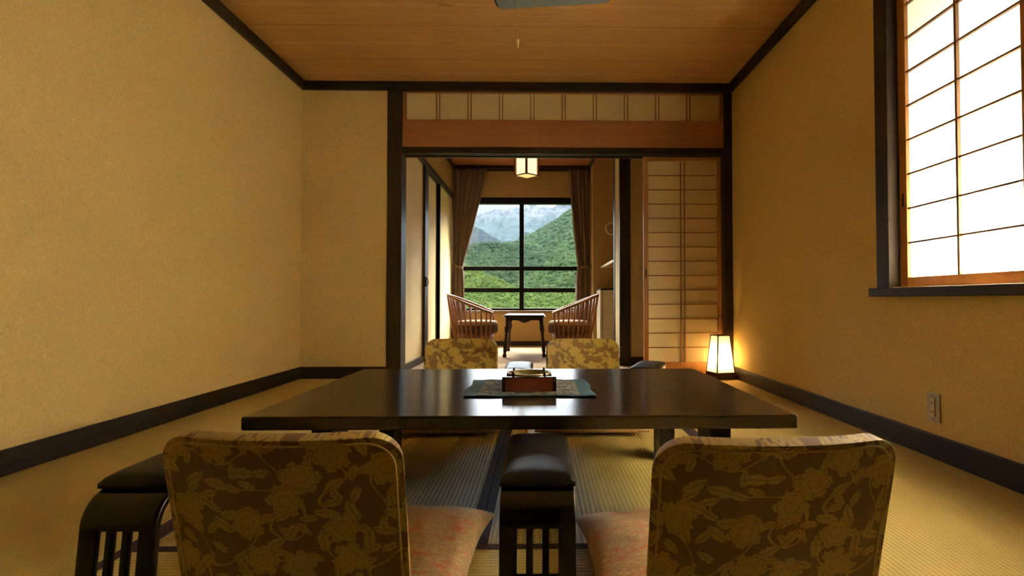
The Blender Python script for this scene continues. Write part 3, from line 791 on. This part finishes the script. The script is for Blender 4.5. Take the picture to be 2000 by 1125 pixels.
NY = 1.011
floor_chair((-.445, NY + .014, 0), radians(-2), 'floral floor chair nearest the viewer at left, seen from behind')
floor_chair((.395, NY - .030, 0), radians(3), 'floral floor chair nearest the viewer at right, seen from behind')
floor_chair((-.452, 3.09, 0), pi + radians(1), 'floral floor chair beyond the low table at left')
floor_chair((.248, 3.09, 0), pi - radians(1), 'floral floor chair beyond the low table at right')
CZ = .0265
floor_cushion((-.405, 1.315, CZ), radians(-3), 'pink brocade cushion on the near left floor chair')
floor_cushion((.372, 1.275, CZ), radians(2), 'pink brocade cushion on the near right floor chair')
floor_cushion((-.452, 2.80, CZ), pi + radians(1), 'pink brocade cushion on the far left floor chair beyond the table')
floor_cushion((.248, 2.80, CZ), pi - radians(1), 'pink brocade cushion on the far right floor chair beyond the table')

# ------------------------------------------------------------------ bent wood armrests
M_PLY = plain('black_bent_wood', (.010, .007, .005), .22, vscale=12)
def leather():
    t = MT('black_leather'); v = t.vor(scale=420); nz = t.noise(scale=14, detail=5, rough=.7)
    t.col(t.mix(t.rng(nz, .4, .75), (.011, .011, .012), (.032, .031, .030)))
    t.par(t.rng(nz, .3, .7, .36, .52), .22); t.bump(t.ma('ADD', v.outputs['Distance'], nz), .2, .002); return t.m
M_LEA = leather()
def armrest(loc, rz, label):
    e = empty('armrest', loc, rz, label, 'armrest', 'padded armrests beside the floor chairs')
    Wd, L, Ht, r = .156, .225, .236, .062
    pa = []
    for z in (0, .05, .085, .115, .145, .174): pa.append((-(L + .018 * (1 - z / .174)), z))
    for a in np.linspace(0, pi / 2, 8)[1:]: pa.append((-(L - r) - r * cos(a), .174 + r * sin(a)))
    mid = [(y, Ht) for y in np.linspace(-(L - r), L - r, 9)[1:-1]]
    path = pa + mid + [(-y, z) for y, z in pa[::-1]]
    fx = [0, .06, .23, .35, .44, .56, .65, .77, .94, 1]
    m = MB(); V = [[m.bm.verts.new(((f_ - .5) * Wd, y, z)) for f_ in fx] for y, z in path]
    for i in range(len(path) - 1):
        zs = (path[i][1] + path[i + 1][1]) / 2
        for k in range(len(fx) - 1):
            if k in (2, 4, 6) and .085 < zs < .19 and path[i][1] <= .1741 and path[i + 1][1] <= .1741: continue
            m.bm.faces.new((V[i][k], V[i][k + 1], V[i + 1][k + 1], V[i + 1][k]))
    m.build('frame', M_PLY, e, smooth=True, solid=.015, solid_off=0, bevel=.003, seg=2, angle=50)
    hx, hy = Wd / 2 + .002, .185
    m = MB()
    def top(u, v):
        a, b = 2 * u - 1, 2 * v - 1
        k = (1 - abs(a) ** 7) * (1 - abs(b) ** 16)
        return (a * hx, b * hy, .2465 + .008 + .016 * max(0, k) ** .45 + .012 * (1 - a * a) * (1 - b * b))
    m.grid(top, 24, 40)
    bnd = [(-hx, -hy), (hx, -hy), (hx, hy), (-hx, hy)]
    m.box(-hx, hx, -hy, hy, .2445, .2545)
    m.build('pad', M_LEA, e, smooth=True)
    return e
armrest((-.004, 1.345, 0), 0, 'black padded armrest between the two near floor chairs')
armrest((-.843, 1.345, 0), radians(-1), 'black padded armrest at the left of the near left floor chair')
armrest((-.118, 3.10, 0), 0, 'black padded armrest between the two far floor chairs')
armrest((.625, 3.13, 0), radians(-20), 'black padded armrest at the right of the far right floor chair')

# ------------------------------------------------------------------ floor lantern
M_LP = paper('lantern_paper', (.95, .86, .66), .7)
M_LFR = wood('lantern_dark_frame', (.05, .020, .008), (.085, .036, .014), 'z', .45)
fl = empty('floor_lantern', (1.474, 4.415, 0), radians(14), 'lit tapered paper lantern on the floor in the right corner', 'lamp')
b0, t0, zb, zt = .080, .053, .050, .352
box(-.088, .088, -.088, .088, 0, .030).build('base', M_LFR, fl, bevel=.003)
box(-.084, .084, -.084, .084, .030, .050).build('base_step', M_LFR, fl, bevel=.002)
for k in range(4):
    R_ = Matrix.Rotation(k * pi / 2, 4, 'Z')
    MB().quad((-b0, -b0, zb), (b0, -b0, zb), (t0, -t0, zt), (-t0, -t0, zt)).xform(R_).build('shade', M_LP, fl)
    MB().tube([(-b0, -b0, zb), (-t0, -t0, zt)], .0055, 4).xform(R_).build('corner_post', M_LFR, fl)
    box(-t0 - .005, t0 + .005, -t0 - .005, -t0 + .004, zt - .003, zt + .007).xform(R_).build('rail', M_LFR, fl)
    box(-b0, b0, -b0 - .004, -b0 + .004, zb, zb + .008).xform(R_).build('rail', M_LFR, fl)
MB().tube([(-.022, 0, zt + .004), (-.022, 0, .44), (-.020, 0, .485), (-.012, 0, .505), (.0, 0, .512), (.012, 0, .505), (.020, 0, .485), (.022, 0, .44), (.022, 0, zt + .004)], .0035, 8).build('handle', M_LFR, fl, smooth=True)
box(-t0, t0, -.004, .004, zt - .002, zt + .004).build('top_bar', M_LFR, fl)
MB().lathe([(0, .05), (.012, .05), (.012, .085), (.010, .09), (.018, .11), (.022, .135), (.016, .155), (0, .163)], 16).build('bulb', glow('lit_bulb', (1, .75, .4), 12), fl, smooth=True)
ld = bpy.data.lights.new('lantern_light', 'POINT'); ld.energy = 7.5; ld.color = (1, .66, .28); ld.shadow_soft_size = .028
lo = bpy.data.objects.new('lantern_light', ld); col.objects.link(lo); lo.parent = fl; lo.location = (0, 0, .165)

# ------------------------------------------------------------------ pendant lamp over the table (unlit)
pd = empty('pendant_lamp', (.028, 1.962, 1.835), radians(-7), 'unlit grey pendant lamp at the top edge with pull cord', 'lamp')
M_SH = plain('grey_shade', (.13, .15, .15), .5)
def rrect(h, r, n=6):
    p = []
    for cx, cy_, a0 in ((h - r, h - r, 0), (-(h - r), h - r, 90), (-(h - r), -(h - r), 180), (h - r, -(h - r), 270)):
        for i in range(n + 1):
            a = radians(a0 + 90 * i / n); p.append((cx + r * cos(a), cy_ + r * sin(a)))
    return p
MB().prism(rrect(.225, .03), 'z', 0, .012).build('diffuser', M_SH, pd, bevel=.004)
m = MB(); A_ = rrect(.232, .035); B_ = rrect(.17, .03)
vA = [m.bm.verts.new((x, y, .006)) for x, y in A_]; vB = [m.bm.verts.new((x, y, .15)) for x, y in B_]
for i in range(len(vA)): m.bm.faces.new((vA[i], vA[(i + 1) % len(vA)], vB[(i + 1) % len(vB)], vB[i]))
m.bm.faces.new(vB); m.build('shade', M_SH, pd, solid=.004)
MB().tube([(0, 0, .15), (0, 0, ZC - 1.835)], .005, 8).build('cord', M_BLACK, pd)
MB().lathe([(0, -.03), (.05, -.03), (.05, 0), (0, 0)], 20, (0, 0, ZC - 1.835)).build('ceiling_rose', M_SH, pd)
px = (-.1065, -.025)
MB().tube([(px[0], px[1], .0), (px[0], px[1], -.25)], .0009, 6).build('pull_cord', plain('pale_cord', (.55, .45, .25), .6), pd)
kb = MB().lathe([(0, -.248), (.0045, -.250), (.0064, -.257), (.0052, -.266), (.0038, -.274), (.0042, -.278), (0, -.283)], 14, (px[0], px[1], 0)).build('pull_knob', plain('brass_knob', (.95, .74, .34), .25, metal=.2), pd, smooth=True)

# ------------------------------------------------------------------ landscape beyond the veranda window
F_, YAW, PIT = 1060., radians(-.95), radians(1.27)
_fw = np.array([-sin(YAW) * cos(PIT), cos(YAW) * cos(PIT), sin(PIT)]); _rt = np.array([cos(YAW), sin(YAW), 0]); _up = np.cross(_rt, _fw)
def sight(x, y, Y):      # bearing of a survey point turned into metres at distance Y
    r = _fw + _rt * (x - 1071.6) / F_ - _up * (y - 562.5) / F_
    return np.array([0, 0, .64]) + r * (Y / r[1])
rs = np.random.RandomState(3)
_tab = rs.rand(256, 256)
def vnoise(x, y):
    xi, yi = np.floor(x).astype(int), np.floor(y).astype(int); fx, fy = x - xi, y - yi
    fx = fx * fx * (3 - 2 * fx); fy = fy * fy * (3 - 2 * fy)
    g_ = lambda a, b: _tab[a % 256, b % 256]
    return (g_(xi, yi) * (1 - fx) + g_(xi + 1, yi) * fx) * (1 - fy) + (g_(xi, yi + 1) * (1 - fx) + g_(xi + 1, yi + 1) * fx) * fy
def fbm(x, y, o=5, ridged=False):
    s, a, t_ = 0, 1, 0
    for k in range(o):
        v = vnoise(x * 2 ** k + 17 * k, y * 2 ** k + 31 * k)
        s = s + a * ((1 - np.abs(2 * v - 1)) if ridged else v); t_ += a; a *= .5
    return s / t_
def mesh_np(name, V, Fq, mat, smooth=True):
    me = bpy.data.meshes.new(name)
    me.from_pydata(V.tolist(), [], Fq.tolist()); me.update()
    me.materials.append(mat)
    if smooth: me.polygons.foreach_set('use_smooth', [True] * len(me.polygons))
    o = bpy.data.objects.new(name, me); col.objects.link(o); return o
def slope(ridge, Yr, foot_px, Yf, nu, nv, amp, freq, ridged=False, edge=0.15):
    R = np.array([sight(x, y, Yr) for x, y in ridge]); xs = np.linspace(R[0, 0], R[-1, 0], nu)
    zr = np.interp(xs, R[:, 0], R[:, 2])
    zf = sight(1020, foot_px, Yf)[2]
    sc_x = Yf / Yr
    U, Vv = np.meshgrid(np.arange(nu), np.linspace(0, 1, nv))
    X = xs[U] * (1 - Vv) + xs[U] * sc_x * Vv; Y = Yr * (1 - Vv) + Yf * Vv
    Z = zr[U] * (1 - Vv) + zf * Vv
    nz = fbm(X * freq, Y * freq * .6 + 5, 5, ridged) - .5
    Z = Z + nz * amp * (edge + (1 - edge) * np.minimum(1, Vv * 5)) * (1 - Vv * .3)
    return X, Y, Z
def grid_faces(nu, nv):
    i = np.arange(nu - 1)[None, :] + np.arange(nv - 1)[:, None] * nu
    return np.stack([i, i + 1, i + nu + 1, i + nu], -1).reshape(-1, 4)
_bm = bmesh.new(); bmesh.ops.create_icosphere(_bm, subdivisions=1, radius=1)
_bm.verts.ensure_lookup_table()
ICO_V = np.array([v.co[:] for v in _bm.verts]); ICO_F = np.array([[v.index for v in f.verts] for f in _bm.faces]); _bm.free()
def canopy(name, S, count, rad, mat, label, cat):
    X, Y, Z = S; nv, nu = X.shape
    # hillside surface + tree crowns standing on it, all one growth of forest
    base_v = np.stack([X, Y, Z], -1).reshape(-1, 3); Vs, Fs = [base_v], [np.array([])]
    tri = grid_faces(nu, nv); faces = tri.tolist(); n0 = len(base_v)
    pu = rs.rand(count) * (nu - 1.01); pv = (rs.rand(count) ** .8) * (nv - 1.01)
    ui, vi = pu.astype(int), pv.astype(int)
    for k in range(count):
        c = np.array([X[vi[k], ui[k]], Y[vi[k], ui[k]], Z[vi[k], ui[k]]]) + (np.array([X[vi[k], ui[k] + 1] - X[vi[k], ui[k]], 0, 0]) * (pu[k] - ui[k]))
        r = rad * (.6 + .9 * rs.rand() ** 1.5)
        ph = rs.rand(3) * 20
        d = 1 + .28 * np.sin(ICO_V @ np.array([3.1, 2.3, 4.7]) * 1.7 + ph[0]) * np.cos(ICO_V @ np.array([-2.9, 4.1, 1.3]) * 1.5 + ph[1])
        d = d + (rs.rand(len(d)) - .5) * .20
        v = ICO_V * d[:, None] * np.array([r, r, r * (.8 + .5 * rs.rand())]) + c + np.array([0, 0, r * .45])
        Vs.append(v); faces += (ICO_F + n0).tolist(); n0 += len(v)
    me = bpy.data.meshes.new(name); me.from_pydata(np.concatenate(Vs).tolist(), [], faces); me.update(); me.materials.append(mat)
    me.polygons.foreach_set('use_smooth', [True] * len(me.polygons))
    o = bpy.data.objects.new(name, me); col.objects.link(o)
    return tag(o, label, cat, kind='stuff')
def foliage(name, c1, c2, c3, leaf, clump, crown=None):
    t = MT(name)
    a = t.noise(scale=clump, detail=3, rough=.6); b = t.noise(scale=leaf, detail=6, rough=.8)
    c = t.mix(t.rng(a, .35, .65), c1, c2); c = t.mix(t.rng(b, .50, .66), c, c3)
    c = t.mix(t.rng(b, .32, .47, .9, 0), c, tuple(x * .18 for x in c1))  # gaps between leaves darkened, their shade put into the colour
    if crown:                                    # one tree is paler, the next darker
        v = t.vor(scale=1 / crown); r_, g_, b_ = t.sep(v.outputs['Color'])
        c = t.mix(t.rng(r_, 0, 1, .55, 0), c, tuple(x * .35 for x in c1)); c = t.mix(t.rng(g_, .6, 1, 0, .5), c, c3)
    t.col(c); t.par(.95, .03); t.bump(b, 1.0, .9 / leaf); return t.m
def rock():
    t = MT('mountain_rock'); x, y, z = t.sep(t.obj())
    a = t.noise(t.map(scale=(1, 1, .28)), scale=.022, detail=10, rough=.72, dist=.15)
    f_ = t.noise(scale=.004, detail=6, rough=.65)
    hz = t.rng(t.ma('ADD', z, t.ma('MULTIPLY', f_, 420)), 800, 950)
    rk = t.mix(t.rng(a, .47, .57), (.008, .009, .009), (.034, .032, .030))
    gr = t.mix(t.rng(a, .42, .6), (.003, .007, .005), (.010, .016, .010))
    t.col(t.mix(hz, gr, rk)); t.par(.9, .1); t.bump(a, .6, 30); return t.m

far_r = [(780, 450), (860, 440), (900, 438), (920, 434), (935, 431), (945, 425), (955, 420), (965, 415), (972, 412), (975.5, 409), (979, 414), (985, 412.5), (992, 410), (1000, 406.5), (1008, 406), (1016, 410), (1024, 409.5), (1034, 409), (1040, 405.5), (1046, 403), (1053, 405), (1060, 407), (1064, 407), (1070, 411), (1078, 414.5), (1085, 414), (1095, 411.5), (1105, 410.5), (1115, 409), (1140, 402), (1200, 400), (1280, 420)]
S = slope(far_r, 5200, 500, 3600, 300, 120, 330, .0032, True, .022)
tag(mesh_np('rocky_mountain', np.stack(S, -1).reshape(-1, 3), grid_faces(300, 120), rock()), 'hazy grey rocky mountain range behind the green hills', 'mountain')
M_BLUEF = foliage('far_forest', (0.0016, 0.0037, 0.0016), (0.0026, 0.0050, 0.0021), (0.0037, 0.0061, 0.0026), .05, .006)
S = slope([(780, 415), (860, 425), (905, 438), (925, 445), (940, 452), (952, 459), (965, 467), (978, 475), (990, 480), (1005, 478), (1017, 468), (1026, 461), (1034, 462), (1060, 470), (1120, 480), (1200, 490)], 2700, 505, 1700, 220, 90, 90, .006, True, .1)
tag(mesh_np('wooded_mountain', np.stack(S, -1).reshape(-1, 3), grid_faces(220, 90), M_BLUEF), 'blue hazed wooded mountain slope at the left of the view', 'mountain')

M_F1 = foliage('forest_green', (0.0089, 0.0183, 0.0065), (0.0163, 0.0296, 0.0089), (0.0296, 0.0459, 0.0148), .55, .03, 9)
M_F2 = foliage('forest_deep_green', (0.0063, 0.0135, 0.0058), (0.0109, 0.0205, 0.0072), (0.0205, 0.0313, 0.0121), .55, .03, 7)
M_F3 = foliage('forest_near_green', (0.0083, 0.0172, 0.0056), (0.0156, 0.0273, 0.0078), (0.0311, 0.0455, 0.0156), 1.6, .09, 4)
M_F4 = foliage('bright_hillside_green', (0.0120, 0.0209, 0.0036), (0.0230, 0.0330, 0.0052), (0.0340, 0.0430, 0.0090), 4, .18, 2.2)
M_F5 = foliage('bright_shrub_green', (0.0115, 0.0220, 0.0038), (0.0220, 0.0335, 0.0058), (0.0383, 0.0498, 0.0115), 30, 1.2, 0.4)
S = slope([(940, 484), (985, 481), (1003, 477), (1017, 471), (1030, 463), (1050, 452), (1070, 441), (1090, 429), (1108, 416), (1125, 404), (1160, 384), (1230, 350)], 1050, 560, 420, 130, 90, 40, .012)
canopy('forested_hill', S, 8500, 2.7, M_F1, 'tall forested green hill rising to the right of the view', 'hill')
S = slope([(800, 470), (880, 481), (905, 485), (930, 480), (955, 479), (985, 480.5), (1010, 480), (1040, 484), (1080, 500)], 720, 560, 330, 110, 70, 22, .016)
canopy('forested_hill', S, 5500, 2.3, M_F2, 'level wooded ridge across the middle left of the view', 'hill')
S = slope([(985, 572), (1005, 560), (1025, 546), (1045, 534), (1065, 525), (1085, 519), (1100, 514), (1125, 509), (1160, 500), (1220, 490)], 270, 590, 150, 70, 50, 9, .05)
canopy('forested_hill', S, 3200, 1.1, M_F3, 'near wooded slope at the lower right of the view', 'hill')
S = slope([(800, 490), (880, 510), (909, 523), (925, 526), (940, 535), (955, 543), (970, 549), (985, 555), (1000, 563), (1020, 576)], 150, 600, 85, 70, 50, 4, .09)
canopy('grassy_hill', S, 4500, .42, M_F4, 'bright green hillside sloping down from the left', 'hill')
S = slope([(800, 566), (880, 566), (915, 563), (950, 566), (985, 568), (1010, 571), (1040, 570), (1070, 566), (1100, 570), (1130, 565), (1180, 566), (1250, 566)], 52, 680, 30, 70, 40, 1.2, .3)
canopy('shrub_bank', S, 16000, .10, M_F5, 'leafy bank of shrubs just outside below the window', 'shrubs')
# ground in front of the building
gm = plain('grass_ground', (.05, .08, .02), .9, .1, vscale=2)
struct(box(-60, 60, 8.5, 60, -9.2, -9), 'ground', gm)

# summer haze lying in the valley before the far mountains
hz = bpy.data.materials.new('valley_haze'); hz.use_nodes = True; hn = hz.node_tree; hn.nodes.clear()
ho = hn.nodes.new('ShaderNodeOutputMaterial'); hv = hn.nodes.new('ShaderNodeVolumeScatter')
hv.inputs['Color'].default_value = (.55, .76, 1, 1); hv.inputs['Density'].default_value = 1.5e-5; hv.inputs['Anisotropy'].default_value = .1
hn.links.new(hv.outputs[0], ho.inputs['Volume'])
ha = box(-2500, 2500, 300, 3500, -300, 760).build('valley_haze', hz); tag(ha, 'blue haze in front of the far mountains', 'haze', kind='stuff')
